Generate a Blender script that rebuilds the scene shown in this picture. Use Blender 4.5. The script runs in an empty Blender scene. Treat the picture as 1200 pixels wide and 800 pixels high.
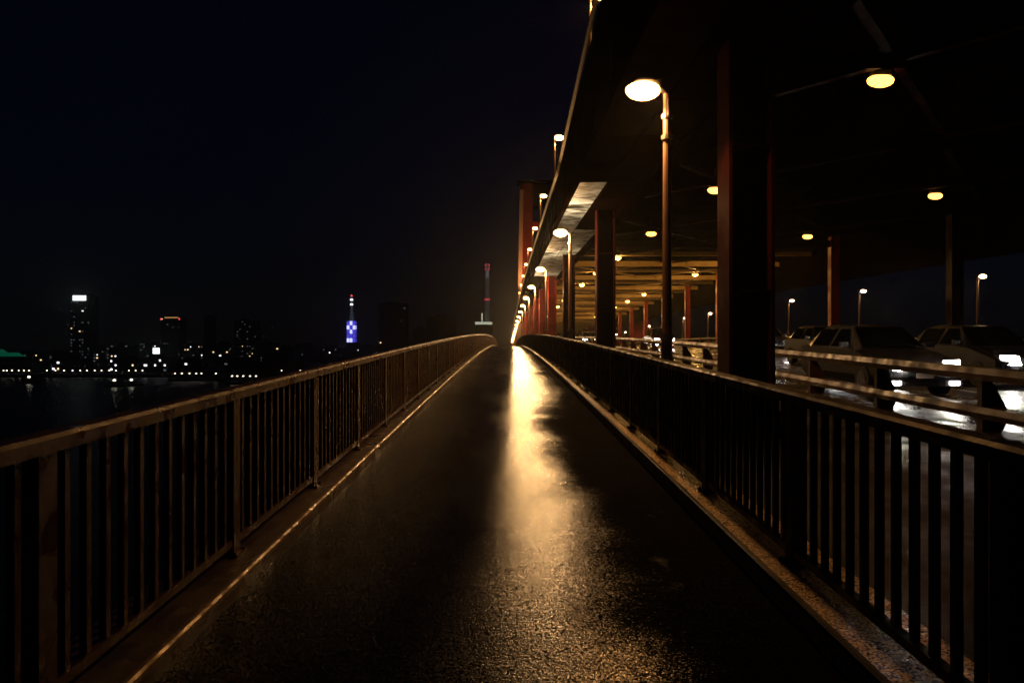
import bpy, math, random
from math import radians as R, sin, cos, pi
random.seed(7)
SC = bpy.context.scene
COL = SC.collection

# ------------------------------------------------------------------ camera
cam_d = bpy.data.cameras.new('camera'); cam = bpy.data.objects.new('camera', cam_d); COL.objects.link(cam)
cam_d.sensor_width = 36; cam_d.lens = 27
cam_d.shift_x = 6 / 1200; cam_d.shift_y = 8.4 / 1200
cam_d.clip_start = 0.05; cam_d.clip_end = 20000
cam.location = (0, 0, 1.5); cam.rotation_euler = (R(90), 0, 0)
SC.camera = cam

# ------------------------------------------------------------------ world: a night sky, almost no light left
SUN_EL, SUN_AZ = 35, 250
w = bpy.data.worlds.new('World'); SC.world = w; w.use_nodes = True
nt = w.node_tree; bg = nt.nodes['Background']
sky = nt.nodes.new('ShaderNodeTexSky'); sky.sky_type = 'NISHITA'; sky.sun_disc = False
sky.sun_elevation = R(SUN_EL); sky.sun_rotation = R(SUN_AZ); sky.air_density = 2.0; sky.dust_density = 0.2; sky.ozone_density = 6.0
tint = nt.nodes.new('ShaderNodeMix'); tint.data_type = 'RGBA'; tint.blend_type = 'MULTIPLY'; tint.inputs[0].default_value = 1
tint.inputs[7].default_value = (.42, .50, 1.25, 1)          # moonless navy
nt.links.new(sky.outputs[0], tint.inputs[6]); nt.links.new(tint.outputs[2], bg.inputs[0]); bg.inputs[1].default_value = 0.0006
sd = bpy.data.lights.new('moonlight', 'SUN'); sd.energy = 0.0015; sd.angle = R(0.5); sd.color = (1, .95, .88)
so = bpy.data.objects.new('moonlight', sd); COL.objects.link(so)
so.rotation_euler = (R(90 - SUN_EL), 0, R(180 - SUN_AZ))

SC.view_settings.view_transform = 'Standard'; SC.view_settings.look = 'None'
SC.view_settings.exposure = 0; SC.view_settings.gamma = 1; SC.view_settings.use_curve_mapping = False
SC.render.engine = 'CYCLES'
cy = SC.cycles
cy.use_denoising = True; cy.denoising_prefilter = 'FAST'; cy.max_bounces = 6; cy.diffuse_bounces = 2; cy.glossy_bounces = 3; cy.volume_bounces = 0
cy.sample_clamp_indirect = 3.0; cy.use_light_tree = True; cy.caustics_reflective = False; cy.caustics_refractive = False

# ------------------------------------------------------------------ materials
def mat(name, col, rough=.6, metal=0, spec=.5, emit=None, strength=0):
    m = bpy.data.materials.new(name); m.use_nodes = True
    b = m.node_tree.nodes['Principled BSDF']
    b.inputs['Base Color'].default_value = (*col, 1); b.inputs['Roughness'].default_value = rough
    b.inputs['Metallic'].default_value = metal; b.inputs['Specular IOR Level'].default_value = spec
    if emit:
        m.cycles.emission_sampling = 'NONE'; b.inputs['Emission Color'].default_value = (*emit, 1); b.inputs['Emission Strength'].default_value = strength
    return m

def weather(m, scale=3, amount=.5, bump=0, bscale=60, r0=None, r1=None, rscale=2.0, detail=5, hard=False):
    """uneven dirt in the base colour, optional wet/dry roughness and fine relief"""
    t = m.node_tree; n = t.nodes; l = t.links; b = n['Principled BSDF']
    tc = n.new('ShaderNodeTexCoord'); geo = n.new('ShaderNodeNewGeometry')
    nz = n.new('ShaderNodeTexNoise'); nz.inputs['Scale'].default_value = scale; nz.inputs['Detail'].default_value = detail
    l.new(geo.outputs['Position'], nz.inputs['Vector'])
    mx = n.new('ShaderNodeMix'); mx.data_type = 'RGBA'
    c = b.inputs['Base Color'].default_value[:]
    mx.inputs[6].default_value = tuple(v * (1 - amount) for v in c[:3]) + (1,); mx.inputs[7].default_value = tuple(min(1, v * (1 + amount)) for v in c[:3]) + (1,)
    fac = nz.outputs['Fac']
    if hard:
        hr = n.new('ShaderNodeMapRange'); hr.inputs['From Min'].default_value = .4; hr.inputs['From Max'].default_value = .62; l.new(fac, hr.inputs['Value']); fac = hr.outputs[0]
    l.new(fac, mx.inputs[0]); l.new(mx.outputs[2], b.inputs['Base Color'])
    if r0 is not None:
        n2 = n.new('ShaderNodeTexNoise'); n2.inputs['Scale'].default_value = rscale; n2.inputs['Detail'].default_value = 4
        l.new(geo.outputs['Position'], n2.inputs['Vector'])
        mr = n.new('ShaderNodeMapRange'); mr.inputs['From Min'].default_value = .38; mr.inputs['From Max'].default_value = .62
        mr.inputs['To Min'].default_value = r0; mr.inputs['To Max'].default_value = r1
        l.new(n2.outputs['Fac'], mr.inputs['Value']); l.new(mr.outputs[0], b.inputs['Roughness'])
    if bump:
        n3 = n.new('ShaderNodeTexNoise'); n3.inputs['Scale'].default_value = bscale; n3.inputs['Detail'].default_value = 3
        l.new(geo.outputs['Position'], n3.inputs['Vector'])
        bp = n.new('ShaderNodeBump'); bp.inputs['Strength'].default_value = bump; bp.inputs['Distance'].default_value = .004
        l.new(n3.outputs['Fac'], bp.inputs['Height']); l.new(bp.outputs[0], b.inputs['Normal'])
    return m

SODIUM = (1.0, .45, .13)
M = {}
M['rail'] = weather(mat('rail_paint', (.055, .018, .0065), .5), 9, .45, .35, 45, .22, .6, 6)
M['kerb'] = weather(mat('kerb_concrete', (.075, .05, .033), .5), 8, .4, .9, 130, .25, .6, 3)
M['aggregate'] = weather(mat('exposed_aggregate', (.55, .33, .13), .45), 75, .95, 1.0, 90, .2, .6, 20, 1, True)
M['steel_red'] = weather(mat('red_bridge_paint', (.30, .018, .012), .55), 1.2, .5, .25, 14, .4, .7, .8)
M['steel_red_shaded'] = weather(mat('shaded_red_paint', (.018, .0022, .0016), .6, spec=.05), 1.2, .6, .25, 14, .45, .8, .8)  # bridge red darkened, shade of the near steel put into the colour
M['steel_tower'] = weather(mat('weathered_tower_red', (.13, .010, .006), .6, spec=.2), .5, .5, .2, 6)
M['kerb_glint'] = weather(mat('kerb_glint_steel', (.26, .19, .12), .4, .4), 30, .8, 1.0, 70, .2, .7, 9)  # pale colour stands in for the glint on the left kerb edge
M['steel_dark'] = weather(mat('dark_red_brown_steel', (.0045, .0020, .0015), .85, spec=.0), 1.0, .5, .2, 12)  # near-black copy of the bridge steel, underdeck shade put into it
M['steel_lamplit'] = weather(mat('lamplit_steel_paint', (.42, .27, .09), .6), 1.2, .4, .2, 12)  # lamplight on the far beams and braces put into the colour
M['soffit_lamplit'] = weather(mat('lamplit_soffit_paint', (.25, .34, .46), .6, spec=.2), 2.2, .75, .4, 8, hard=True)  # patch of lamplight on the soffit put into the colour
M['pipe_pale'] = weather(mat('pale_edge_pipe', (.62, .55, .42), .35), 3, .3)
M['pole'] = weather(mat('lamp_pole_paint', (.33, .20, .13), .42), 5, .3)
M['housing'] = mat('lamp_housing_grey', (.10, .09, .08), .5)
M['lens'] = mat('sodium_lens', (.8, .7, .5), .3, emit=SODIUM, strength=28)
M['lens_ceiling'] = mat('sodium_ceiling_lens', (.8, .7, .5), .3, emit=(1, .42, .075), strength=5)
M['lens_ceiling_strong'] = mat('bright_sodium_ceiling_lens', (.8, .7, .5), .3, emit=(1, .44, .08), strength=6)
M['lens_far'] = mat('warm_white_lens', (.8, .7, .5), .3, emit=(1, .62, .32), strength=20)
M['lens_flood'] = mat('flood_lens', (.8, .7, .5), .3, emit=(1, .5, .2), strength=30)
M['band'] = mat('galvanised_band', (.5, .48, .44), .35, .8)
M['road'] = weather(mat('wet_road_asphalt', (.035, .032, .030), .5), 6, .4, .8, 90, .16, .5, .6)
M['deck_steel'] = weather(mat('deck_side_steel', (.012, .007, .005), .5, spec=.3), 3, .5, .5, 40, .3, .75, 1.0)
M['guard'] = weather(mat('guard_rail_paint', (.07, .03, .015), .5), 4, .4, .2, 30, .3, .6, 3)
M['white_line'] = weather(mat('white_road_paint', (.75, .74, .70), .4), 12, .2, .4, 70)
M['black_rubber'] = mat('black_rubber', (.015, .015, .015), .8)
M['glass'] = mat('dark_car_glass', (.01, .012, .015), .06)
M['chrome'] = mat('chrome', (.6, .6, .6), .2, 1)
M['headlight'] = mat('headlight_glow', (.9, .9, .9), .2, emit=(1, .93, .80), strength=60)
M['plate'] = mat('number_plate_white', (.7, .7, .7), .5)
M['concrete'] = weather(mat('city_concrete', (.06, .06, .065), .9), .05, .5)
M['dark_concrete'] = weather(mat('dark_city_concrete', (.03, .03, .035), .9), .05, .5)
M['win_warm'] = mat('window_warm', (.5, .4, .3), .5, emit=(1, .68, .36), strength=1.6)
M['win_white'] = mat('window_white', (.5, .5, .5), .5, emit=(.9, .95, 1), strength=2.0)
M['win_dim'] = mat('window_dim', (.3, .3, .3), .5, emit=(.8, .85, 1), strength=.09)
M['win_cyan'] = mat('window_cyan', (.3, .5, .5), .5, emit=(.3, .9, 1), strength=1.2)
M['red_beacon'] = mat('red_beacon', (.5, .05, .05), .5, emit=(1, .06, .08), strength=2.2)
M['sign_white'] = mat('white_roof_sign', (.8, .8, .8), .5, emit=(.85, 1, .92), strength=2.2)
M['sign_white'].cycles.emission_sampling = 'FRONT'
M['sign_soft'] = mat('soft_lit_cornice', (.5, .5, .45), .6, emit=(.8, .85, .6), strength=.5)
M['orange_roof'] = mat('orange_roof_light', (.6, .4, .2), .5, emit=(1, .45, .16), strength=.55)
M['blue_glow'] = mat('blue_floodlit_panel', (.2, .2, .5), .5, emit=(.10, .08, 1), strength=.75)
M['blue_white'] = mat('blue_white_panel', (.5, .5, .8), .5, emit=(.45, .48, 1), strength=2.0)
M['tower_steel'] = mat('glowing_mast_steel', (.3, .3, .34), .6, emit=(.6, .7, .9), strength=.035)  # faint glow put into the steel as light on the mast
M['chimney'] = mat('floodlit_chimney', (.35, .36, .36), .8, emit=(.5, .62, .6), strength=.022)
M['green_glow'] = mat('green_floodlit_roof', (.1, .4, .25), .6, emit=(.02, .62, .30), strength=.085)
M['quay_lamp'] = mat('quay_lamp_glow', (.8, .8, .7), .4, emit=(1, .88, .66), strength=4.5)
M['boat_lamp'] = mat('boat_lamp_glow', (.8, .8, .7), .4, emit=(1, .95, .72), strength=8)

# walkway: wet film on the open side, sheltered dry strip under the upper deck's edge
def walkway_mat():
    m = mat('wet_walkway_asphalt', (.007, .0055, .005), .4); t = m.node_tree; n = t.nodes; l = t.links; b = n['Principled BSDF']
    geo = n.new('ShaderNodeNewGeometry'); sep = n.new('ShaderNodeSeparateXYZ'); l.new(geo.outputs['Position'], sep.inputs[0])
    def noise(scale, detail=3, sx=1, sy=1):
        mp = n.new('ShaderNodeMapping'); mp.inputs['Scale'].default_value = (sx, sy, 1); l.new(geo.outputs['Position'], mp.inputs[0])
        q = n.new('ShaderNodeTexNoise'); q.inputs['Scale'].default_value = scale; q.inputs['Detail'].default_value = detail
        l.new(mp.outputs[0], q.inputs['Vector']); return q.outputs['Fac']
    def math_(op, a, b_):
        q = n.new('ShaderNodeMath'); q.operation = op
        for i, v in enumerate((a, b_)):
            if hasattr(v, 'links'): l.new(v, q.inputs[i])
            else: q.inputs[i].default_value = v
        return q.outputs[0]
    def rng(v, a, b_, c, d):
        q = n.new('ShaderNodeMapRange'); q.interpolation_type = 'SMOOTHSTEP'
        q.inputs['From Min'].default_value = a; q.inputs['From Max'].default_value = b_; q.inputs['To Min'].default_value = c; q.inputs['To Max'].default_value = d
        l.new(v, q.inputs['Value']); return q.outputs[0]
    edge = math_('ADD', sep.outputs['X'], math_('MULTIPLY', math_('SUBTRACT', noise(.7, 5), .5), 1.1))
    edge = math_('ADD', edge, math_('MULTIPLY', math_('ADD', math_('MULTIPLY', math_('SUBTRACT', noise(14, 3), .5), .22), math_('MULTIPLY', math_('SUBTRACT', noise(85, 1), .5), .9)), 1.0))
    edge = math_('SUBTRACT', edge, rng(sep.outputs['Y'], 12, 18, 0, .55))
    dry = rng(edge, .34, .78, 0, 1)
    # scattered damp spots in the dry strip
    spots = rng(noise(2.2, 5, 1, .5), .62, .72, 0, .35)
    dry2 = math_('MULTIPLY', dry, math_('SUBTRACT', 1, spots))
    wetr = rng(noise(.9, 2, 1.6, .45), .25, .75, .10, .22)
    mixr = n.new('ShaderNodeMix'); mixr.data_type = 'FLOAT'; l.new(dry2, mixr.inputs[0]); l.new(math_('ADD', wetr, rng(sep.outputs['Y'], 2.8, 9, .06, 0)), mixr.inputs[2]); mixr.inputs[3].default_value = .9
    l.new(mixr.outputs[0], b.inputs['Roughness'])
    grain = rng(noise(92, 1), .44, .60, .0, 1.25); band = rng(noise(9, 2, .12, 2.4), .35, .65, .6, 1.0); blot = rng(noise(38, 2), .3, .7, .6, 1.0)
    sp = math_('MULTIPLY', rng(dry2, 0, 1, 1.0, .03), math_('MULTIPLY', grain, math_('MULTIPLY', band, blot))); l.new(sp, b.inputs['Specular IOR Level'])
    # relief: aggregate grain, faint rolled ripples across the path
    g = noise(95, 2); g2 = noise(30, 3, .4, 1.8); g3 = noise(3.2, 3, .35, 1.5)
    h = math_('ADD', math_('MULTIPLY', g, 1.0), math_('ADD', math_('MULTIPLY', g2, 1.2), math_('MULTIPLY', g3, 1.6)))
    bp = n.new('ShaderNodeBump'); bp.inputs['Strength'].default_value = .42; bp.inputs['Distance'].default_value = .004
    l.new(h, bp.inputs['Height']); l.new(bp.outputs[0], b.inputs['Normal'])
    return m
M['walkway'] = walkway_mat()

def water_mat():
    m = mat('harbour_water', (.002, .004, .006), .38, spec=.25); t = m.node_tree; n = t.nodes; l = t.links; b = n['Principled BSDF']
    geo = n.new('ShaderNodeNewGeometry')
    q = n.new('ShaderNodeTexNoise'); q.inputs['Scale'].default_value = .35; q.inputs['Detail'].default_value = 5; l.new(geo.outputs['Position'], q.inputs['Vector'])
    bp = n.new('ShaderNodeBump'); bp.inputs['Strength'].default_value = .42; bp.inputs['Distance'].default_value = .5
    l.new(q.outputs['Fac'], bp.inputs['Height']); l.new(bp.outputs[0], b.inputs['Normal'])
    return m
M['water'] = water_mat()

# ------------------------------------------------------------------ mesh helpers
def E(y):
    """height of the bridge deck at distance y (rises, crests at 100 m, falls)"""
    if y < 0: return .036 * y
    if y <= 150: return .036 * y - .00018 * y * y
    return 1.35 - .018 * (y - 150)

class MB:
    def __init__(s): s.v = []; s.f = []
    def add(s, vs, fs):
        o = len(s.v); s.v += [tuple(p) for p in vs]; s.f += [tuple(i + o for i in f) for f in fs]; return s
    def box(s, x0, x1, y0, y1, z0, z1):
        return s.add([(x0,y0,z0),(x1,y0,z0),(x1,y1,z0),(x0,y1,z0),(x0,y0,z1),(x1,y0,z1),(x1,y1,z1),(x0,y1,z1)],
                     [(0,3,2,1),(4,5,6,7),(0,1,5,4),(1,2,6,5),(2,3,7,6),(3,0,4,7)])
    def sweep(s, prof, path):
        """closed profile [(dx,dz)] (counter-clockwise seen along +y) swept through path [(x,y,z)]"""
        n = len(prof); vs = [(p[0] + a, p[1], p[2] + b) for p in path for a, b in prof]; fs = []
        for i in range(len(path) - 1):
            for j in range(n):
                k = (j + 1) % n; fs.append((i*n+j, i*n+k, (i+1)*n+k, (i+1)*n+j))
        fs.append(tuple(range(n - 1, -1, -1))); fs.append(tuple((len(path)-1)*n + j for j in range(n)))
        return s.add(vs, fs)
    def bar(s, p0, p1, w, h):
        """square bar between any two points"""
        from mathutils import Vector
        a, b = Vector(p0), Vector(p1); d = (b - a).normalized(); up = Vector((0, 0, 1)) if abs(d.z) < .9 else Vector((0, 1, 0))
        r = d.cross(up).normalized() * w / 2; u = r.cross(d).normalized() * h / 2
        return s.add([a-r-u, a+r-u, a+r+u, a-r+u, b-r-u, b+r-u, b+r+u, b-r+u], [(3,2,1,0),(4,5,6,7),(0,1,5,4),(1,2,6,5),(2,3,7,6),(3,0,4,7)])
    def tube(s, p0, p1, r0, r1=None, n=12):
        from mathutils import Vector
        r1 = r0 if r1 is None else r1
        a, b = Vector(p0), Vector(p1); d = (b - a).normalized(); up = Vector((0, 0, 1)) if abs(d.z) < .9 else Vector((1, 0, 0))
        x = d.cross(up).normalized(); y = x.cross(d).normalized(); vs = []
        for c, rr in ((a, r0), (b, r1)):
            for i in range(n): t = 2*pi*i/n; vs.append(c + x*cos(t)*rr + y*sin(t)*rr)
        fs = [(i, n+i, n+(i+1) % n, (i+1) % n) for i in range(n)] + [tuple(range(n)), tuple(range(2*n-1, n-1, -1))]
        return s.add(vs, fs)
    def dome(s, c, rx, ry, rz, up=True, n=12, rings=4):
        """half ellipsoid, flat side closed"""
        sg = 1 if up else -1; vs = []; fs = []
        for i in range(rings):
            t = pi/2 * i / rings
            for j in range(n):
                p = 2*pi*j/n; vs.append((c[0] + rx*cos(t)*cos(p), c[1] + ry*cos(t)*sin(p), c[2] + sg*rz*sin(t)))
        vs.append((c[0], c[1], c[2] + sg*rz)); top = len(vs) - 1
        for i in range(rings - 1):
            for j in range(n):
                q = (i*n+j, i*n+(j+1) % n, (i+1)*n+(j+1) % n, (i+1)*n+j); fs.append(q if up else q[::-1])
        for j in range(n):
            q = ((rings-1)*n+j, (rings-1)*n+(j+1) % n, top); fs.append(q if up else q[::-1])
        q = tuple(range(n-1, -1, -1)); fs.append(q if up else q[::-1])
        return s.add(vs, fs)
    def mesh(s, name, m, smooth=False):
        me = bpy.data.meshes.new(name); me.from_pydata(s.v, [], s.f); me.materials.append(M[m] if isinstance(m, str) else m)
        if smooth:
            for p in me.polygons: p.use_smooth = True
        me.update(); return me
    def build(s, name, m, parent=None, loc=(0, 0, 0), smooth=False):
        return put(name, s.mesh(name, m, smooth), parent, loc)

def put(name, me, parent=None, loc=(0, 0, 0)):
    o = bpy.data.objects.new(name, me); COL.objects.link(o); o.location = loc
    if parent: o.parent = parent
    return o
def empty(name, loc=(0, 0, 0), rz=0):
    o = bpy.data.objects.new(name, None); COL.objects.link(o); o.location = loc; o.rotation_euler.z = rz; return o
def tag(o, label=None, cat=None, group=None, kind=None):
    for k, v in (('label', label), ('category', cat), ('group', group), ('kind', kind)):
        if v: o[k] = v
    return o
def structure(o, label=None):
    return tag(o, label=label, kind='structure')
def copy_tree(o, parent=None):
    c = o.copy(); COL.objects.link(c); c.parent = parent
    for ch in list(o.children): copy_tree(ch, c)
    return c

BAY, Y0C = 14.7, 10.3            # column bay and first column
Y0, Y1 = -8.0, 300.0             # modelled length of the bridge
ys = [Y0 + i * 2.0 for i in range(int((160 - Y0) / 2) + 1)] + list(range(165, 301, 15))
def strip(x0, x1, z, m, name, kind=True, thick=.2, parent=None, y0=None, y1=None):
    b = MB(); yy = [y for y in ys if (y0 is None or y >= y0) and (y1 is None or y <= y1)]
    b.sweep([(x0, z - thick), (x1, z - thick), (x1, z), (x0, z)], [(0, y, E(y)) for y in yy])
    o = b.build(name, m, parent)
    return structure(o) if kind and not parent else o

# ------------------------------------------------------------------ setting: water, shore
b = MB(); b.add([(-9000, -3000, -20), (9000, -3000, -20), (9000, 12000, -20), (-9000, 12000, -20)], [(0, 1, 2, 3)])
structure(b.build('water', 'water'))
b = MB(); b.box(-3500, 3500, 0, 4200, -24, -17.5)
structure(b.build('shore_ground', 'dark_concrete', loc=(0, 576, 0)))

# ------------------------------------------------------------------ setting: walkway, kerbs, road
def walkway():
    b = MB(); xs = [-1.47 + i * 2.94 / 6 for i in range(7)]; yy = ys; n = len(xs)
    vs = [(x, y, E(y) - .012 * (x + 1.47)) for y in yy for x in xs]      # slight fall to the road side
    fs = [(i*n+j, i*n+j+1, (i+1)*n+j+1, (i+1)*n+j) for i in range(len(yy)-1) for j in range(n-1)]
    b.add(vs, fs); return structure(b.build('walkway', 'walkway', smooth=True))
walkway()
def kerb(side, m, name):
    b = MB(); s = side
    pr = [(s*1.466, -.25), (s*1.92, -.25), (s*1.92, .10), (s*1.486, .10), (s*1.466, .085)]
    if s < 0: pr = pr[::-1]
    b.sweep(pr, [(0, y, E(y)) for y in ys]); return structure(b.build(name, m))
kerb(-1, 'kerb', 'left_kerb'); kerb(1, 'aggregate', 'right_kerb')
for s_ in (-1, 1):
    pr = [(s_*1.455, .075), (s_*1.464, .075), (s_*1.464, .103), (s_*1.486, .103), (s_*1.486, .108), (s_*1.466, .108), (s_*1.455, .098)]
    structure(MB().sweep(pr if s_ > 0 else pr[::-1], [(0, y, E(y)) for y in ys]).build('kerb_edge_strip', 'kerb_glint' if s_ < 0 else 'deck_steel'))  # strip added on the kerb edge, the left one pale as its glint
strip(-2.0, -1.93, .06, 'deck_steel', 'deck_edge_girder', thick=1.6)
strip(-1.93, 27.9, -.26, 'deck_steel', 'bridge_deck', thick=.5)
strip(1.925, 5.9, -.02, 'deck_steel', 'service_strip', thick=.2)
strip(5.905, 6.35, .12, 'kerb', 'road_kerb', thick=.35)
strip(6.355, 21.6, 0, 'road', 'road', thick=.2)
strip(21.605, 22.05, .12, 'kerb', 'far_road_kerb', thick=.35)
strip(22.055, 27.8, -.02, 'deck_steel', 'far_service_strip', thick=.2)
# painted edge lines and lane dashes lie on the road
for x in (6.62, 21.15):
    b = MB(); b.sweep([(x, .001), (x+.15, .001), (x+.15, .004), (x, .004)], [(0, y, E(y)) for y in ys]); structure(b.build('edge_line', 'white_line'))
dash = {}
for x in (10.2, 13.9, 17.6):
    for k in range(14):
        y = 4 + k * 10
        b = MB(); b.sweep([(x-.07, .001), (x+.07, .001), (x+.07, .004), (x-.07, .004)], [(0, y+t, E(y+t)) for t in (0, 1.25, 2.5, 3.75, 5)])
        structure(b.build('lane_dash', 'white_line'))
# bright steel strips added as the reflected light lines along the road kerb
for x in (5.50, 5.72):
    b = MB(); b.sweep([(x, -.03), (x+.05, -.03), (x+.05, .05), (x, .05)], [(0, y, E(y)) for y in ys])
    structure(b.build('kerb_reflection_strip', 'band'))

# ------------------------------------------------------------------ walkway railings
PITCH = 1.91; NB = 12
post_me = None
def post_mesh():
    b = MB(); b.box(-.03, .03, -.055, .055, .10, 1.035); b.box(-.06, .06, -.085, .085, .10, .112)
    for sx in (-.045, .045):
        for sy in (-.068, .068): b.box(sx-.008, sx+.008, sy-.008, sy+.008, .112, .124)
    return b.mesh('post', 'rail')
bal_me = MB().box(-.015, .015, -.017, .017, .20, 1.037).mesh('baluster', 'rail')
post_me = post_mesh()
TOP = [(-.055, 1.036), (.055, 1.036), (.055, 1.085), (.042, 1.10), (-.042, 1.10), (-.055, 1.085)]
BOT = [(-.024, .155), (.024, .155), (.024, .199), (-.024, .199)]
M['rail_shaded'] = weather(mat('shaded_rail_paint', (.010, .004, .0028), .5, spec=.14), 9, .45, .35, 45, .3, .65, 6)  # darker copy of the rail paint, the right railing's shade put in
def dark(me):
    m2 = me.copy(); m2.materials[0] = M['rail_shaded']; return m2
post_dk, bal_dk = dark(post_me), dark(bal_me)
def railing(x, y0, label, rm='rail', post_me=post_me, bal_me=bal_me):
    t = empty('walkway_railing', (x, 0, 0)); tag(t, label, 'railing')
    n0 = math.ceil((-2.5 - y0) / PITCH); n1 = int((138 - y0) / PITCH); left = 300; rest = MB()
    for k in range(n0, n1):
        ya, yb = y0 + k * PITCH, y0 + (k + 1) * PITCH
        put('post', post_me, t, (0, ya, E(ya)))
        MB().sweep(TOP, [(0, ya + .002 - .955, E(ya - .955)), (0, yb - .002 - .955, E(yb - .955))]).build('handrail', rm, t)
        MB().sweep(BOT, [(0, ya + .0555, E(ya)), (0, yb - .0555, E(yb))]).build('bottom_rail', rm, t)
        for j in range(NB):
            yj = ya + (j + 1) * PITCH / (NB + 1)
            if left > 0 and yj > -.3:
                put('baluster', bal_me, t, (0, yj, E(yj))); left -= 1
            else:
                rest.box(-.015, .015, yj-.017, yj+.017, E(yj)+.20, E(yj)+1.037)
    tag(rest.build('balusters', rm, t), kind='stuff')
railing(-1.66, 2.73, 'brown steel railing along the open harbour side of the walkway')
railing(1.66, 4.45, 'dark steel railing between the walkway and the bridge columns', 'rail_shaded', post_dk, bal_dk)

# ------------------------------------------------------------------ road guard rails (two beams on slanted brackets)
gp = MB()
gp.add([(-.10,-.06,.12),(.16,-.06,.12),(.16,.06,.12),(-.10,.06,.12),(-.10,-.06,.30),(.24,-.06,.30),(.24,.06,.30),(-.10,.06,.30)], [(0,3,2,1),(4,5,6,7),(0,1,5,4),(1,2,6,5),(2,3,7,6),(3,0,4,7)])
gp.add([(-.10,-.05,.41),(.22,-.05,.41),(.22,.05,.41),(-.10,.05,.41),(-.10,-.05,.78),(.02,-.05,.78),(.02,.05,.78),(-.10,.05,.78)], [(0,3,2,1),(4,5,6,7),(0,1,5,4),(1,2,6,5),(2,3,7,6),(3,0,4,7)])
gpost = gp.mesh('post', 'guard')
def guard(x, side, label, y0=9.75, p=2.75):
    t = empty('guard_rail', (x, 0, 0)); tag(t, label, 'guard rail')
    n0 = math.ceil((Y0 - y0) / p)
    for k in range(n0, int((150 - y0) / p)):
        ya, yb = y0 + k*p, y0 + (k+1)*p
        o = put('post', gpost, t, (0, ya, E(ya)))
        if side < 0: o.rotation_euler.z = pi
        for nm, z0, z1 in (('lower_beam', .281, .43), ('top_beam', .765, .925)):
            pr = [(-.11, z0), (.11, z0), (.14, (z0+z1)/2), (.11, z1), (-.11, z1), (-.14, (z0+z1)/2)]
            MB().sweep(pr, [(0, ya - p/2 + .003, E(ya - p/2)), (0, ya + p/2 - .003, E(ya + p/2))]).build(nm, 'guard', t)
guard(6.1, 1, 'two-beam brown guard rail on slanted brackets beside the near traffic lane')
guard(21.85, -1, 'two-beam brown guard rail along the far side of the road')

# ------------------------------------------------------------------ the double-deck bridge
bridge = empty('road_bridge', (0, 0, 0)); tag(bridge, 'double-deck red steel bridge with columns along the wet walkway', 'bridge')
ncol = 17
cols_y = [Y0C + BAY * k for k in range(-1, 19) if Y0C + BAY * k < 285]
# column: flanged box, recessed web towards the walker
H = 8.05
CM = {}
for m_ in ('steel_red', 'steel_red_shaded'):
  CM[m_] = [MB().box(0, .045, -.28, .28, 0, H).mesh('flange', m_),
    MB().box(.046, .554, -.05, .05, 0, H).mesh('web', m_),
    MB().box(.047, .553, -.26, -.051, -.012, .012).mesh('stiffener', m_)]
for x in (2.9, 22.85):
    for yc in cols_y:
        m_ = 'steel_red' if yc > 50 else 'steel_red_shaded'; fl, web, stf = CM[m_]  # same columns: far ones painted as lit, near ones as shaded
        c = MB().box(-.10, .70, -.36, .36, -.019, .34).build('column', m_, bridge, (x, yc, E(yc)))
        put('flange', fl, c); put('flange', fl, c, (.555, 0, 0)); put('web', web, c)
        for z in (1.9, 3.8, 5.6): put('stiffener', stf, c, (0, 0, z))
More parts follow.
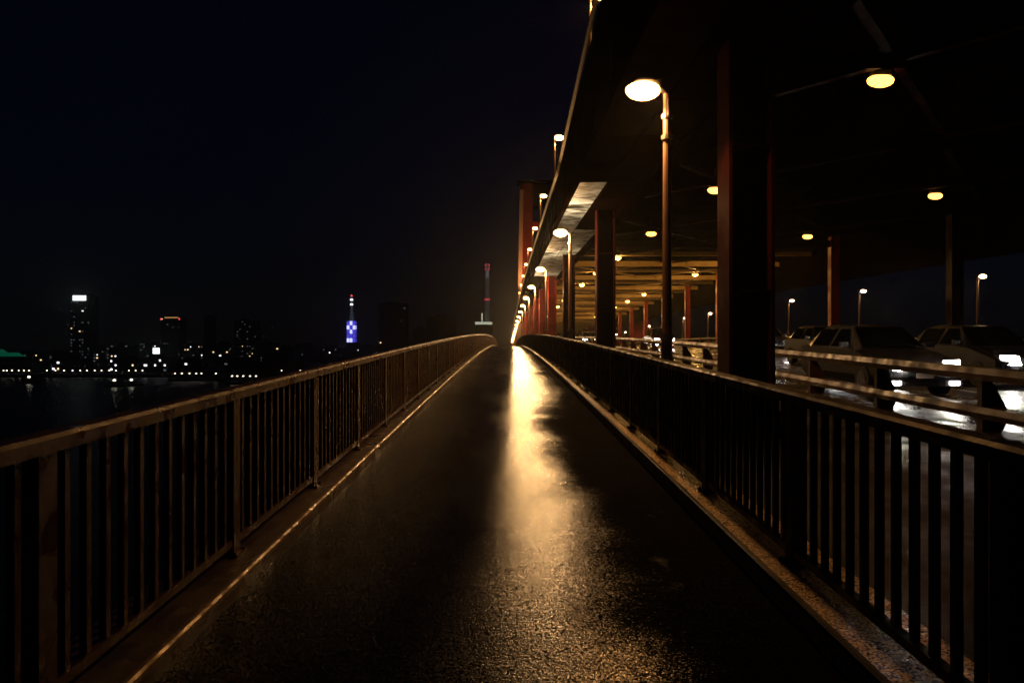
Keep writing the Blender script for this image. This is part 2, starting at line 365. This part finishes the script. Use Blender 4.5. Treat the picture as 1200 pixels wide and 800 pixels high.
# edge of the upper deck above the walkway
def edge_top(y):
    base = 6.5
    if y < 25: base += (25 - y) * .095
    return base
for i, yc in enumerate(cols_y[:-1]):
    ya, yb = yc + .01, yc + BAY - .01
    seg = [ya + (yb - ya) * t / 6 for t in range(7)]
    b = MB(); vs = []; fs = []
    for y in seg:
        e = E(y); vs += [(1.75, y, e+5.2), (1.92, y, e+5.2), (1.92, y, e+edge_top(y)), (1.75, y, e+edge_top(y))]
    for k in range(6):
        for j in range(4): q = (j+1) % 4; fs.append((k*4+j, k*4+q, (k+1)*4+q, (k+1)*4+j))
    fs += [(3, 2, 1, 0), tuple(24 + j for j in range(4))]
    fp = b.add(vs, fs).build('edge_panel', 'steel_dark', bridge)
    for k in range(1, 6):
        y = ya + (yb-ya)*k/6; MB().box(1.70, 1.749, y-.01, y+.01, E(y)+5.22, E(y)+edge_top(y)-.05).build('rib', 'steel_dark', fp)
    pale = 1 if 20 < yc < 50 else 0
    # soffit plates between edge and inner web, six plates a bay
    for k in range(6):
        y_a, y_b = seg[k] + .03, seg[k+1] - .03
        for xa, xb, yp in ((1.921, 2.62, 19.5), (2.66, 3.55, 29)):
            MB().sweep([(xa, 5.2), (xb, 5.2), (xb, 5.23), (xa, 5.23)], [(0, y_a, E(y_a)), (0, y_b, E(y_b))]).build('soffit_plate', 'soffit_lamplit' if yp < y_a < 54 else 'steel_dark', bridge)  # plates in the lamp's reach get the lit colour, the rest the shaded
    MB().sweep([(3.56, 5.0), (3.62, 5.0), (3.62, 8.3), (3.56, 8.3)], [(0, y, E(y)) for y in seg]).build('inner_web', 'steel_dark', bridge)
    MB().sweep([(3.42, 4.94), (3.76, 4.94), (3.76, 4.995), (3.42, 4.995)], [(0, y, E(y)) for y in seg]).build('bottom_flange', 'steel_red' if yc > 50 else 'steel_dark', bridge)  # far flanges in the lit red, near ones in the shaded steel
    MB().sweep([(24.5, 5.0), (24.56, 5.0), (24.56, 8.3), (24.5, 8.3)], [(0, y, E(y)) for y in seg]).build('inner_web', 'steel_dark', bridge)
    MB().sweep([(24.6, 6.2), (27.6, 6.2), (27.6, 6.9), (24.6, 6.9)], [(0, y, E(y)) for y in seg]).build('edge_panel', 'steel_dark', bridge)
    # pale pipe clipped on the edge
    b = MB(); pr = [(1.645 + .05*cos(a*pi/4), .05*sin(a*pi/4)) for a in range(8)]
    b.sweep(pr, [(0, y, E(y) + edge_top(y) - .06) for y in seg]).build('edge_pipe', 'pipe_pale', bridge)
# upper deck slab and stringers
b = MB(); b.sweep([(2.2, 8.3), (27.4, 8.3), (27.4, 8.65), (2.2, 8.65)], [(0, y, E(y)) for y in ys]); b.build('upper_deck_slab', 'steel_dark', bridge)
for x in (6.5, 10.0, 14.1, 18.0, 21.5):
    b = MB(); b.sweep([(x-.15, 7.75), (x+.15, 7.75), (x+.15, 7.79), (x+.02, 7.79), (x+.02, 8.299), (x-.02, 8.299), (x-.02, 7.79), (x-.15, 7.79)], [(0, y, E(y)) for y in ys])
    b.build('stringer', 'steel_dark', bridge)
# floor beams: I girders across the road, every half bay
for i in range(2 * len(cols_y) - 2):
    y = cols_y[0] + i * BAY / 2; main = i % 2 == 0; d = 7.25 if main else 7.42
    m = 'steel_lamplit' if y > 60 else 'steel_dark'  # far beams coloured as lamplit, near ones as shaded
    b = MB(); e = E(y); b.box(3.63, 24.49, y-.012, y+.012, e+d+.05, e+7.74)
    fb = b.build('floor_beam', m, bridge)
    MB().box(3.63, 24.49, y-.17, y+.17, e+d, e+d+.049).build('flange', m, fb)
    for x in (5.2, 8.2, 11.9, 16.2, 19.7, 23):
        MB().box(x-.01, x+.01, y-.16, y-.013, e+d+.05, e+7.73).build('stiffener', m, fb)
# lateral bracing under the upper deck, one X over each half of a bay
for yc in cols_y[:-1]:
    m = 'steel_lamplit' if yc > 60 else 'steel_red_shaded'
    for xa, xb in ((3.7, 14.0), (14.2, 24.4)):
        for k, (p, q) in enumerate((((xa, yc+.3), (xb, yc+BAY-.3)), ((xb, yc+.3), (xa, yc+BAY-.3)))):
            z = 7.66 - .13 * k
            MB().bar((p[0], p[1], E(p[1])+z), (q[0], q[1], E(q[1])+z), .22, .12).build('lateral_brace', m, bridge)
# far-side parapet of the lower deck
b = MB(); b.sweep([(27.5, -.6), (27.8, -.6), (27.8, .95), (27.5, .95)], [(0, y, E(y)) for y in ys]); b.build('parapet', 'steel_dark', bridge)
# concrete piers down to the water
for y in (4, 290):
    MB().box(-1, 27, y-3, y+3, -24, E(y)-.77).build('pier', 'concrete', bridge)

# red portal tower beyond the crest
TY = 150
tw = empty('bridge_tower', (0, TY, 0)); tag(tw, 'tall red portal tower standing astride the bridge beyond the crest', 'tower')
for x0, sgn in ((1.95, 1), (24.4, -1)):
    lg = MB(); x1 = x0 + 3.0
    lg.add([(x0-.35, -1.6, -24), (x1+.35, -1.6, -24), (x1+.35, 1.6, -24), (x0-.35, 1.6, -24), (x0+.55, -1.3, 33.5), (x1, -1.3, 33.5), (x1, 1.3, 33.5), (x0+.55, 1.3, 33.5)],
           [(0,3,2,1),(4,5,6,7),(0,1,5,4),(1,2,6,5),(2,3,7,6),(3,0,4,7)])
    l = lg.build('leg', 'steel_tower', tw)
    if sgn > 0:
        MB().add([(x0-.12, -1.95, -2), (x0+.75, -1.95, -2), (x0+.75, -1.66, -2), (x0-.12, -1.66, -2), (x0+.55, -1.72, 32.2), (x0+1.25, -1.72, 32.2), (x0+1.25, -1.35, 32.2), (x0+.55, -1.35, 32.2)],
                 [(0,3,2,1),(4,5,6,7),(0,1,5,4),(1,2,6,5),(2,3,7,6),(3,0,4,7)]).build('corner_plate', 'pole', l)  # tan plate, light along the leg's edge put into its colour
    for xr in (x0+1.75, x0+2.45):
        MB().add([(xr-.05, -1.75, -2), (xr+.05, -1.75, -2), (xr+.05, -1.55, -2), (xr-.05, -1.55, -2), (xr-.05, -1.45, 32), (xr+.05, -1.45, 32), (xr+.05, -1.25, 32), (xr-.05, -1.25, 32)],
                 [(0,3,2,1),(4,5,6,7),(0,1,5,4),(1,2,6,5),(2,3,7,6),(3,0,4,7)]).build('rib', 'steel_tower', l)
MB().box(4.96, 24.39, -1.2, 1.2, 29.0, 33.3).build('top_beam', 'steel_dark', tw)
MB().box(4.97, 24.38, -1.25, 1.25, 24.6, 26.0).build('cross_beam', 'steel_red', tw)
MB().box(2.0, 27.5, -1.5, 1.5, 33.51, 34.1).build('cap', 'steel_dark', tw)

# ------------------------------------------------------------------ lamps
ldata = {}
def glow(parent, loc, power, color, kind='SPOT', cone=160, radius=.09, rot=(0, 0, 0), blend=.35):
    k = (power, color, kind, cone, radius)
    if k not in ldata:
        d = bpy.data.lights.new('lamp_light', kind); d.energy = power; d.color = color; d.shadow_soft_size = radius
        if kind == 'SPOT': d.spot_size = R(cone); d.spot_blend = blend
        ldata[k] = d
    o = bpy.data.objects.new('lamp_light', ldata[k]); COL.objects.link(o); o.location = loc; o.rotation_euler = rot; o.parent = parent
    return o
def pole_lamp(name, label, group, h, arm, lens='lens', base=.0, side=-1, cat='street lamp', power=215, color=SODIUM, cone=165):
    """post with a short arm; the lamp head hangs on side (-1 = towards the walker)"""
    t = empty(name); tag(t, label, cat, group)
    b = MB(); b.tube((0, 0, base), (0, 0, base+1.3), .075, .07); b.tube((0, 0, base+1.3), (0, 0, h-.05), .062, .045)
    p = b.build('pole', 'pole', t, smooth=False)
    MB().box(-.14, .14, -.14, .14, base-.02, base+.02).build('base_plate', 'pole', p)
    MB().tube((0, 0, base+1.28), (0, 0, base+1.36), .085, .085).build('collar', 'band', p)
    b = MB(); b.tube((0, 0, h-.62), (0, 0, h-.57), .072, .072); b.tube((0, 0, h-.36), (0, 0, h-.31), .07, .07)
    b.build('clamp', 'band', p)
    MB().tube((0, -.09, h-.34), (0, -.09, h-.14), .018, .018, 6).build('cable_loop', 'band', p)
    MB().tube((0, 0, h-.05), (side*(arm-.16), 0, h+.06), .03, .03, 8).build('arm', 'housing', t)
    hd = MB(); hd.dome((side*arm*.9, 0, h+.105), .14, .09, .05, True, 14, 4); hd.box(side*arm-.03-side*.19, side*arm+.03-side*.19, -.04, .04, h+.03, h+.12)
    hd.build('lamp_housing', 'housing', t, smooth=True)
    MB().dome((side*arm, 0, h+.001), .22, .13, .13, False, 14, 4).dome((side*arm, 0, h+.0), .22, .13, .103, True, 14, 4).build('lens', lens, t, smooth=True)
    glow(t, (side*arm, 0, h-.24), power, color, 'SPOT', cone)
    return t
wl = pole_lamp('walkway_lamp', 'slim brown walkway lamp post with glowing sodium head behind the dark railing', 'lamps along the near walkway', 4.4, .30)
for k in range(0, 18):
    y = 9.6 + BAY * k
    o = wl if k == 0 else copy_tree(wl)
    o.location = (2.0, y, E(y))
    if k >= 1:                            # unshielded heads that also throw light up
        for c in o.children:
            if c.type == 'LIGHT':
                c.data = c.data.copy() if k == 1 else two; two = c.data; two.type = 'POINT'; two.color = (1, .55, .22); two.energy = 520
fw = pole_lamp('walkway_lamp', 'slim lamp post with warm white head on the far side of the bridge', 'lamps along the far walkway', 4.4, .30, 'lens_far', side=1, power=140, color=(1, .62, .32))
for k in range(0, 12):
    y = 29.2 + BAY * k
    o = fw if k == 0 else copy_tree(fw)
    o.location = (26.9, y, E(y))
ul = pole_lamp('deck_lamp', 'slender lamp post with glowing head on the edge of the upper deck', 'lamps on the upper deck edge', 3.2, .22, 'lens', side=1, power=150)
for k in range(0, 10):
    y = 19.7 + BAY * k
    o = ul if k == 0 else copy_tree(ul)
    o.location = (2.12, y, E(y) + 6.72)
for i, yc in enumerate(cols_y[:-1]):   # ledge that carries the upper lamps
    ya, yb = yc + .01, yc + BAY - .01
    MB().sweep([(1.921, 6.5), (2.4, 6.5), (2.4, 6.7), (1.921, 6.7)], [(0, ya, E(ya)), (0, yb, E(yb))]).build('edge_ledge', 'steel_dark', bridge)

def ceiling_lamp(label, group):
    t = empty('ceiling_lamp'); tag(t, label, 'ceiling lamp', group)
    MB().box(-.22, .22, -.11, .11, .15, .27).build('housing', 'housing', t)
    MB().tube((0, 0, .24), (0, 0, 1.0), .03, .03, 8).build('hanger', 'housing', t)
    MB().dome((0, 0, .049), .33, .17, .17, False, 14, 4).dome((0, 0, .048), .33, .17, .14, True, 14, 4).build('lens', 'lens_ceiling', t, smooth=True)
    glow(t, (0, 0, -.30), 60, (1, .45, .10), 'SPOT', 140)
    return t
strong_me = []
def strong(o, k):
    if k < 3: return
    for c in sorted(o.children, key=lambda q: q.type != 'MESH'):
        if c.name.startswith('lens'):
            if not strong_me:
                m2 = c.data.copy(); m2.materials[0] = M['lens_ceiling_strong']; strong_me.append(m2)
            c.data = strong_me[0]
        if c.type == 'LIGHT':
            if len(strong_me) < 2:
                d2 = c.data.copy(); d2.type = 'POINT'; d2.energy = 480; d2.color = (1, .5, .12); strong_me.append(d2)
            c.data = strong_me[1]
ra = ceiling_lamp('orange sodium lamp hung under the upper deck above the near traffic lanes', 'lamps under the upper deck, near row')
for k in range(0, 12):
    y = 18.5 + BAY * k; o = ra if k == 0 else copy_tree(ra); o.location = (9.0, y, E(y) + 7.3); strong(o, k)
rb = ceiling_lamp('orange sodium lamp hung under the upper deck above the far traffic lanes', 'lamps under the upper deck, far row')
for k in range(0, 11):
    y = 19.9 + BAY * k; o = rb if k == 0 else copy_tree(rb); o.location = (19.3, y, E(y) + 7.3); strong(o, k)

# ------------------------------------------------------------------ cars, headlights lit, facing the walker
ST = [(0, .30, .60, .62, .70), (.12, .24, .66, .71, .80), (.9, .2, .84, .90, .72), (1.2, .2, .90, .95, .70), (1.95, .2, .93, 1.42, .56),
      (2.9, .2, .94, 1.46, .56), (3.55, .2, .94, 1.36, .56), (4.12, .22, .93, .98, .66), (4.3, .3, .72, .76, .72)]
def car_shell(scale=1.0, tall=0.0):
    b = MB(); n = 8; vs = []
    for y, z0, zs, zt, wt in ST:
        up = tall if zt > 1.2 else 0
        ws = .84 if 0 < y < 4.3 else .76
        vs += [(-.74, y, z0), (.74, y, z0), (ws, y, z0+.2), (ws, y, zs), (wt, y, zt+up), (-wt, y, zt+up), (-ws, y, zs), (-ws, y, z0+.2)]
    fs = [(i*n+j, (i+1)*n+j, (i+1)*n+(j+1) % n, i*n+(j+1) % n)[::-1] for i in range(len(ST)-1) for j in range(n)]
    fs += [tuple(range(n)), tuple((len(ST)-1)*n + j for j in range(n-1, -1, -1))]
    return b.add(vs, fs)
def car(x, y, color, label, tall=0.0):
    key = '%.2f_%.2f_%.2f' % color
    m = bpy.data.materials.get('car_paint_' + key) or mat('car_paint_' + key, color, .28)
    t = empty('car', (x, y, E(y) + .004)); t.rotation_euler.x = math.atan(.036 - .00036 * y); tag(t, label, 'car', 'cars on the road')
    body = car_shell(tall=tall).build('body', m, t)
    MB().add([(-.64, 1.25, 1.0), (.64, 1.25, 1.0), (.53, 1.90, 1.40+tall), (-.53, 1.90, 1.40+tall)], [(0, 1, 2, 3)]).build('windscreen', 'glass', t, (0, -.012, .012))
    MB().add([(-.62, 4.06, 1.0), (.62, 4.06, 1.0), (.53, 3.6, 1.34+tall), (-.53, 3.6, 1.34+tall)], [(3, 2, 1, 0)]).build('rear_window', 'glass', t, (0, .012, .012))
    for s in (-1, 1):
        for ya, yb in ((1.5, 2.45), (2.55, 3.5)):
            q = [(s*.822, ya, .97), (s*.822, yb, .97), (s*.595, yb-.05, 1.36+tall), (s*.595, max(ya, 1.95), 1.36+tall)]
            MB().add(q, [(0, 1, 2, 3) if s > 0 else (3, 2, 1, 0)]).build('side_window', 'glass', t, (s*.012, 0, .01))
        for yw in (.82, 3.45):
            wh = MB().tube((s*.66, yw, .31), (s*.86, yw, .31), .31, .31, 20).build('wheel', 'black_rubber', t)
            MB().tube((s*.861, yw, .31), (s*.875, yw, .31), .20, .18, 12).build('rim', 'chrome', wh)
        MB().add([(s*.36, -.04, .52), (s*.74, .06, .53), (s*.76, .11, .74), (s*.38, .03, .73)], [(0, 1, 2, 3) if s > 0 else (3, 2, 1, 0)]).build('headlight', 'headlight', t, (0, -.03, .02))
        glow(t, (s*.58, -.12, .62), 6, (1, .93, .80), 'SPOT', 60, .06, (R(76), 0, R(180)))
        mi = MB().box(s*.86, s*.86 + s*.17, 1.45, 1.55, .97, 1.09) if s > 0 else MB().box(-1.03, -.86, 1.45, 1.55, .97, 1.09)
        mi.build('mirror', m, t)
    MB().box(-.42, .42, -.03, -.002, .42, .54).build('grille', 'black_rubber', t)
    for s in (-1, 1): MB().box(s*.58-.09, s*.58+.09, -.075, -.051, .27, .34).build('fog_lamp', 'headlight', t)
    MB().box(-.17, .17, -.045, -.031, .40, .50).build('number_plate', 'plate', t)
    MB().box(-.74, .74, -.05, .10, .24, .36).build('bumper', m, t)
    return t
car(8.3, 15.3, (.03, .03, .035), 'dark grey car with lit headlights in the lane beside the guard rail')
car(12.1, 17.6, (.02, .02, .025), 'dark saloon car with lit headlights in the second lane')
car(11.9, 26.5, (.05, .05, .05), 'grey car with lit headlights following the dark saloon')
car(8.1, 74, (.05, .05, .06), 'far car with lit headlights near the crest in the near lane')
car(11.9, 58, (.1, .02, .02), 'far dark red car with lit headlights in the second lane', .15)
car(15.6, 44, (.06, .07, .10), 'navy car with lit headlights in the third lane')

# ------------------------------------------------------------------ the city across the water
HZ = 408.4
def at(px, py, D):
    return ((px - 594) / 900 * D, D, 1.5 + (HZ - py) / 900 * D)
GROUND = -17.5
wm = {}
def winmesh(m, w_, h_):
    k = (m, w_, h_)
    if k not in wm: wm[k] = MB().box(-w_/2, w_/2, -.25, 0, -h_/2, h_/2).mesh('window', m)
    return wm[k]
def building(px0, px1, pytop, D, label, lit=.1, group=None, depth=24, mats=('win_dim', 'win_warm', 'win_white'), wts=(5, 2, 1), pen=True, cell=4.0, material='dark_concrete', base=None):
    x0, _, zt = at(px0, pytop, D); x1, _, _ = at(px1, pytop, D); wdt = x1 - x0; cx = (x0+x1)/2
    g = GROUND if base is None else base
    t = empty('city_building', (cx, D, g)); tag(t, label, 'building', group)
    hh = zt - g
    MB().box(-wdt/2, wdt/2, 0, depth, 0, hh).build('wall', material, t)
    if pen:
        rf = MB().box(-wdt/2-.3, wdt/2+.3, -.3, depth+.3, hh+.01, hh+.8).build('roof', material, t)
        MB().box(-wdt*.22, wdt*.18, 4, 12, hh+.81, hh+3.6).build('plant_room', material, rf)
    nx, nz = max(1, int(wdt/cell)), max(1, int(hh/cell))
    for i in range(nx):
        for j in range(nz):
            if random.random() < lit:
                m = random.choices(mats, wts)[0]
                put('window', winmesh(m, round(random.choice((1.2, 1.8, 2.4)), 1), 1.4), t, (-wdt/2 + (i+.5)*wdt/nx, -.02, (j+.6)*hh/nz))
    return t, hh, wdt
# named towers
t, hh, wd = building(82, 105, 346, 1100, 'tall slender tower block with a bright white sign on its roof', .16, wts=(12, 1, 1), pen=False)
MB().box(-wd*.34, wd*.32, -1.2, 2, hh-7.5, hh-.3).build('roof_sign', 'sign_white', t)
MB().box(-wd*.4, wd*.4, 4, 20, hh+.01, hh+2.5).build('plant_room', 'dark_concrete', t)
t, hh, wd = building(188, 211, 372.5, 1150, 'tower block with an orange lit roof rim and red corner beacons', .10, wts=(12, 1, 0), pen=False)
MB().box(-wd*.28, wd*.34, -.6, 6, hh-.2, hh+1.3).build('roof_rim', 'orange_roof', t)
for s in (-1, 1): MB().box(s*wd*.47-.8, s*wd*.47+.8, -.8, .8, hh-2.6, hh-.6).build('beacon', 'red_beacon', t)
t, hh, wd = building(239, 247, 371, 1250, 'thin dark tower block with few lit windows beside the beacon tower', .05)
t, hh, wd = building(274, 300, 376, 1300, 'broad dark slab block with a row of dim top lights', .12, wts=(8, 1, 0))
t, hh, wd = building(444, 476, 356, 1000, 'broad unlit tower block next to the blue-lit tower', .012, wts=(5, 1, 1))
t, hh, wd = building(500, 534, 372, 900, 'stepped block with small red and warm lights left of the chimney', .05, mats=('win_dim', 'win_warm', 'red_beacon'), wts=(6, 2, 1))
t, hh, wd = building(484, 500, 386, 920, 'low block between the broad unlit tower and the stepped block', .07)
# generic low blocks in rows along the waterfront
spec = [(0, 22, 420), (24, 44, 415), (46, 80, 413), (106, 128, 407), (129, 150, 404), (151, 170, 402), (171, 188, 404), (212, 238, 405), (248, 272, 403),
        (301, 322, 402), (323, 345, 407), (346, 372, 404), (374, 402, 408), (418, 443, 406), (477, 484, 402), (536, 556, 398)]
for i, (a, c, top) in enumerate(spec):
    dense = .22 if 100 < a < 240 else .08
    building(a, c, top, 880 + (i * 137) % 260, 'low waterfront block with scattered small lit windows', dense, 'blocks along the waterfront', wts=(5, 2, 2), cell=3.6)
for i, (a, c, top) in enumerate([(2, 38, 424), (60, 98, 422), (128, 158, 421), (162, 196, 420), (205, 236, 424), (262, 300, 424), (306, 350, 426), (380, 430, 424)]):
    building(a, c, top, 600 + (i % 3) * 14, 'long low quay shed with a few lit openings', .25 if 100 < a < 240 else .07, 'sheds on the quay', depth=14, wts=(2, 2, 3), cell=3.4)
# bright shop sign
o = empty('lit_billboard', (at(183, 411, 850)[0], 850, GROUND)); tag(o, 'square white lit billboard on posts among the waterfront blocks', 'billboard')
zb = at(183, 411, 850)[2] - GROUND
MB().box(-3.6, 3.6, -.4, .4, zb-3.2, zb+3.2).build('panel', 'sign_white', o)
for s in (-2.5, 2.5): MB().box(s-.2, s+.2, -.2, .2, 0, zb-3.21).build('post', 'concrete', o)
# green floodlit museum roof: peaked sails
o = empty('sail_roof_hall', (at(-14, 415, 800)[0], 800, GROUND)); tag(o, 'green floodlit sail-shaped hall roof on the waterfront', 'hall')
px = .8889
for (a, pk, c, top) in ((-26, -8, 14, 404), (0, 14, 36, 409), (22, 34, 44, 413)):
    za = at(0, 417.5, 800)[2] - GROUND; zt = at(0, top, 800)[2] - GROUND; z0 = za
    xa, xp, xc = [(v - 10) * px for v in (a, pk, c)]
    prof = [(xa, z0), (xc, z0)] + [(xc + (xp-xc)*s, z0 + (zt-z0)*s**1.9) for s in (.3, .6, .85, 1)] + [(xp + (xa-xp)*s, zt - (zt-z0)*s**.55) for s in (.15, .4, .7)]
    MB().sweep(prof, [(0, -abs(a)*.05, 0), (0, 18-abs(a)*.05, 0)]).build('sail', 'green_glow', o)
MB().box(-32, 32, 1, 20, 0, za-.1).build('wall', 'dark_concrete', o)
# blue-lit tower with mast
D = 1000; cx = at(411.5, 400, D)[0]; o = empty('mast_tower', (cx, D, GROUND)); tag(o, 'blue floodlit lattice tower with a white mast across the water', 'tower')
z0 = at(0, 401, D)[2] - GROUND; z1 = at(0, 376, D)[2] - GROUND; z2 = at(0, 346, D)[2] - GROUND
MB().box(-6.4, 6.4, 0, 12, 0, z0-.1).build('base_hall', 'dark_concrete', o)
for i in range(3):
    for j in range(5):
        a, c = -5.7 + i*3.9, z0 + (z1-z0)*j/5
        sh = MB().box(a, a+3.5, 0, 6, c+.3, c+(z1-z0)/5-.3)
        sh.build('lit_panel', 'blue_white' if (i, j) in ((1, 0), (0, 0), (1, 2), (2, 3), (0, 3), (1, 4)) else 'blue_glow', o)
for i in range(4): MB().box(-6.1+i*3.9, -5.72+i*3.9, -.3, .3, 0, z1).build('strut', 'dark_concrete', o)
MB().tube((0, 3, z1), (0, 3, z1+(z2-z1)*.35), 3.0, 1.9, 8).build('mast_base', 'tower_steel', o)
MB().tube((0, 3, z1+(z2-z1)*.35+.01), (0, 3, z2-1.2), 1.8, .7, 8).build('mast', 'tower_steel', o)
for f in (.62, .8): MB().box(-1.5, 1.5, 1.2, 4.8, z1+(z2-z1)*f, z1+(z2-z1)*f+2.2).build('mast_light', 'win_white', o)
MB().box(-.8, .8, 2.2, 3.8, z2-1.19, z2+.6).build('beacon', 'red_beacon', o)
# chimney stack
D = 900; cx = at(571, 375, D)[0]; o = empty('chimney_stack', (cx, D, GROUND)); tag(o, 'tall floodlit chimney stack with red beacons beside the bridge tower', 'chimney')
z0 = at(0, 376, D)[2] - GROUND; z1 = at(0, 308.5, D)[2] - GROUND
MB().tube((0, 4, 0), (0, 4, z1), 2.9, 2.3, 16).build('stack', 'chimney', o)
MB().box(-14, 6.5, -4, 14, 0, z0-2).build('plant_hall', 'dark_concrete', o)
MB().box(-14, 6, -4.6, -4.02, z0-4.2, z0-1.2).build('lit_cornice', 'sign_soft', o)
MB().box(-6.6, -5.2, -4.9, -4.62, z0-1.1, z0+9).build('lit_pipe', 'sign_soft', o)
for f in (.945, .985): 
    for x in (-2.4, 2.4): MB().box(x-.45, x+.45, 1, 1.6, z1*f-.5, z1*f+.5).build('beacon', 'red_beacon', o)
for x in (-2.6, 0, 2.6): MB().box(x-.5, x+.5, .4, .9, z1*.64, z1*.64+1.0).build('beacon', 'red_beacon', o)
MB().box(-1.6, 1.6, .9, 1.5, z1*.86, z1*.93).build('lit_grille', 'win_dim', o)
# quay lamps
def quay_lamp(big=.55):
    t = empty('quay_lamp'); tag(t, 'small lit lamp post on the quay edge across the water', 'street lamp', 'lamps along the quay')
    MB().tube((0, 0, -2), (0, 0, 3.0), .12, .09, 6).build('pole', 'concrete', t)
    MB().dome((0, 0, 3.0), big, big, big, True, 8, 3).build('lamp_head', 'quay_lamp', t)
    return t
ql = quay_lamp(); first = True
row = [(x, 434) for x in (4, 8, 14, 22, 28, 34, 55, 65, 75, 85, 94, 102, 111, 119, 128, 136, 151, 159, 167)] + [(x, 437.5) for x in (205, 213, 222, 230, 236, 253)] + [(x, 440.5) for x in (272, 278, 285, 293, 300)]
row += [(x, 434) for x in (330, 352, 371, 398)]
for px_, py_ in row:
    D = 585 if py_ < 436 else (512 if py_ < 439 else 464)
    o = ql if first else copy_tree(ql); first = False
    x, y, z = at(px_, py_, D); o.location = (x, y, z - 3.2)
# jetty that carries the nearer lamps
b = MB()
for a_, c_, py_, D in ((200, 258, 437.5, 512), (266, 306, 440.5, 464)):
    xa, xb = at(a_, py_, D)[0], at(c_, py_, D)[0]
    structure(MB().box(xa, xb, D - 4, 575.9, -22, 1.5 + (HZ - py_)/900*D - 3.3).build('jetty', 'dark_concrete'))
# boats at anchor
def boat(px_, py_, D, label, L=14):
    x, y, z = at(px_, py_, D); t = empty('small_boat', (x, y, -20)); tag(t, label, 'boat')
    h = MB(); st = [(-.5, .9, .9), (-.3, 1.0, .9), (.15, 1.0, 1.0), (.38, .65, 1.25), (.5, .05, 1.6)]; vs = []
    for f, wf, zt in st: vs += [(f*L, -1.9*wf, zt), (f*L, -1.3*wf, -.4), (f*L, 1.3*wf, -.4), (f*L, 1.9*wf, zt)]
    fs = [(i*4+j, i*4+(j+1) % 4, (i+1)*4+(j+1) % 4, (i+1)*4+j) for i in range(4) for j in range(4)] + [(3, 2, 1, 0), (16, 17, 18, 19)]
    h.add(vs, fs).build('hull', 'concrete', t)
    MB().box(-.3*L, .05*L, -1.2, 1.2, .9, 3.2).build('cabin', 'concrete', t)
    MB().tube((0, 0, 1), (0, 0, max(4, z+20)), .08, .08, 6).build('mast', 'concrete', t)
    MB().dome((0, 0, z+20), .8, .8, .8, True, 8, 3).build('deck_light', 'boat_lamp', t)
    return t
boat(34, 442, 470, 'small boat with one bright white light near the green hall')
boat(154, 445.5, 440, 'small boat with a warm mast light off the quay sheds')
boat(134, 446, 430, 'small boat with a faint light beside the other anchored boat', 10)

# flood lamps on the upper deck that light the tower
for x in (2.6, 6.0):
    t = empty('flood_lamp', (x, 143.0, E(143) + 8.66)); tag(t, 'orange flood lamp on the upper deck aimed up at the red tower', 'flood lamp', 'flood lamps at the tower')
    MB().box(-.3, .3, -.2, .2, 0, .35).build('bracket', 'housing', t)
    MB().add([(-.4, .1, .4), (.4, .1, .4), (.4, -.1, .9), (-.4, -.1, .9), (-.4, -.3, .36), (.4, -.3, .36), (.4, -.4, .8), (-.4, -.4, .8)], [(4,5,1,0),(5,6,2,1),(6,7,3,2),(7,4,0,3),(7,6,5,4),(0,1,2,3)]).build('housing', 'housing', t)
    MB().add([(-.36, .125, .44), (.36, .125, .44), (.36, -.055, .88), (-.36, -.055, .88)], [(3, 2, 1, 0)]).build('lens', 'lens_flood', t)
    glow(t, (0, .25, .85), 4500, (1, .5, .2), 'SPOT', 80, .15, (R(152), 0, 0))

# night air over the harbour
b = MB(); b.box(-1400, 1400, -60, 1900, -26, 120)
hz = b.build('haze', 'band'); tag(hz, kind='stuff')
hm = bpy.data.materials.new('haze'); hm.use_nodes = True; n = hm.node_tree.nodes; n.remove(n['Principled BSDF'])
pv = n.new('ShaderNodeVolumePrincipled'); pv.inputs['Color'].default_value = (.9, .95, .95, 1); pv.inputs['Density'].default_value = .00022; pv.inputs['Anisotropy'].default_value = .85
hm.node_tree.links.new(pv.outputs[0], n['Material Output'].inputs['Volume'])
hz.data.materials.clear(); hz.data.materials.append(hm)
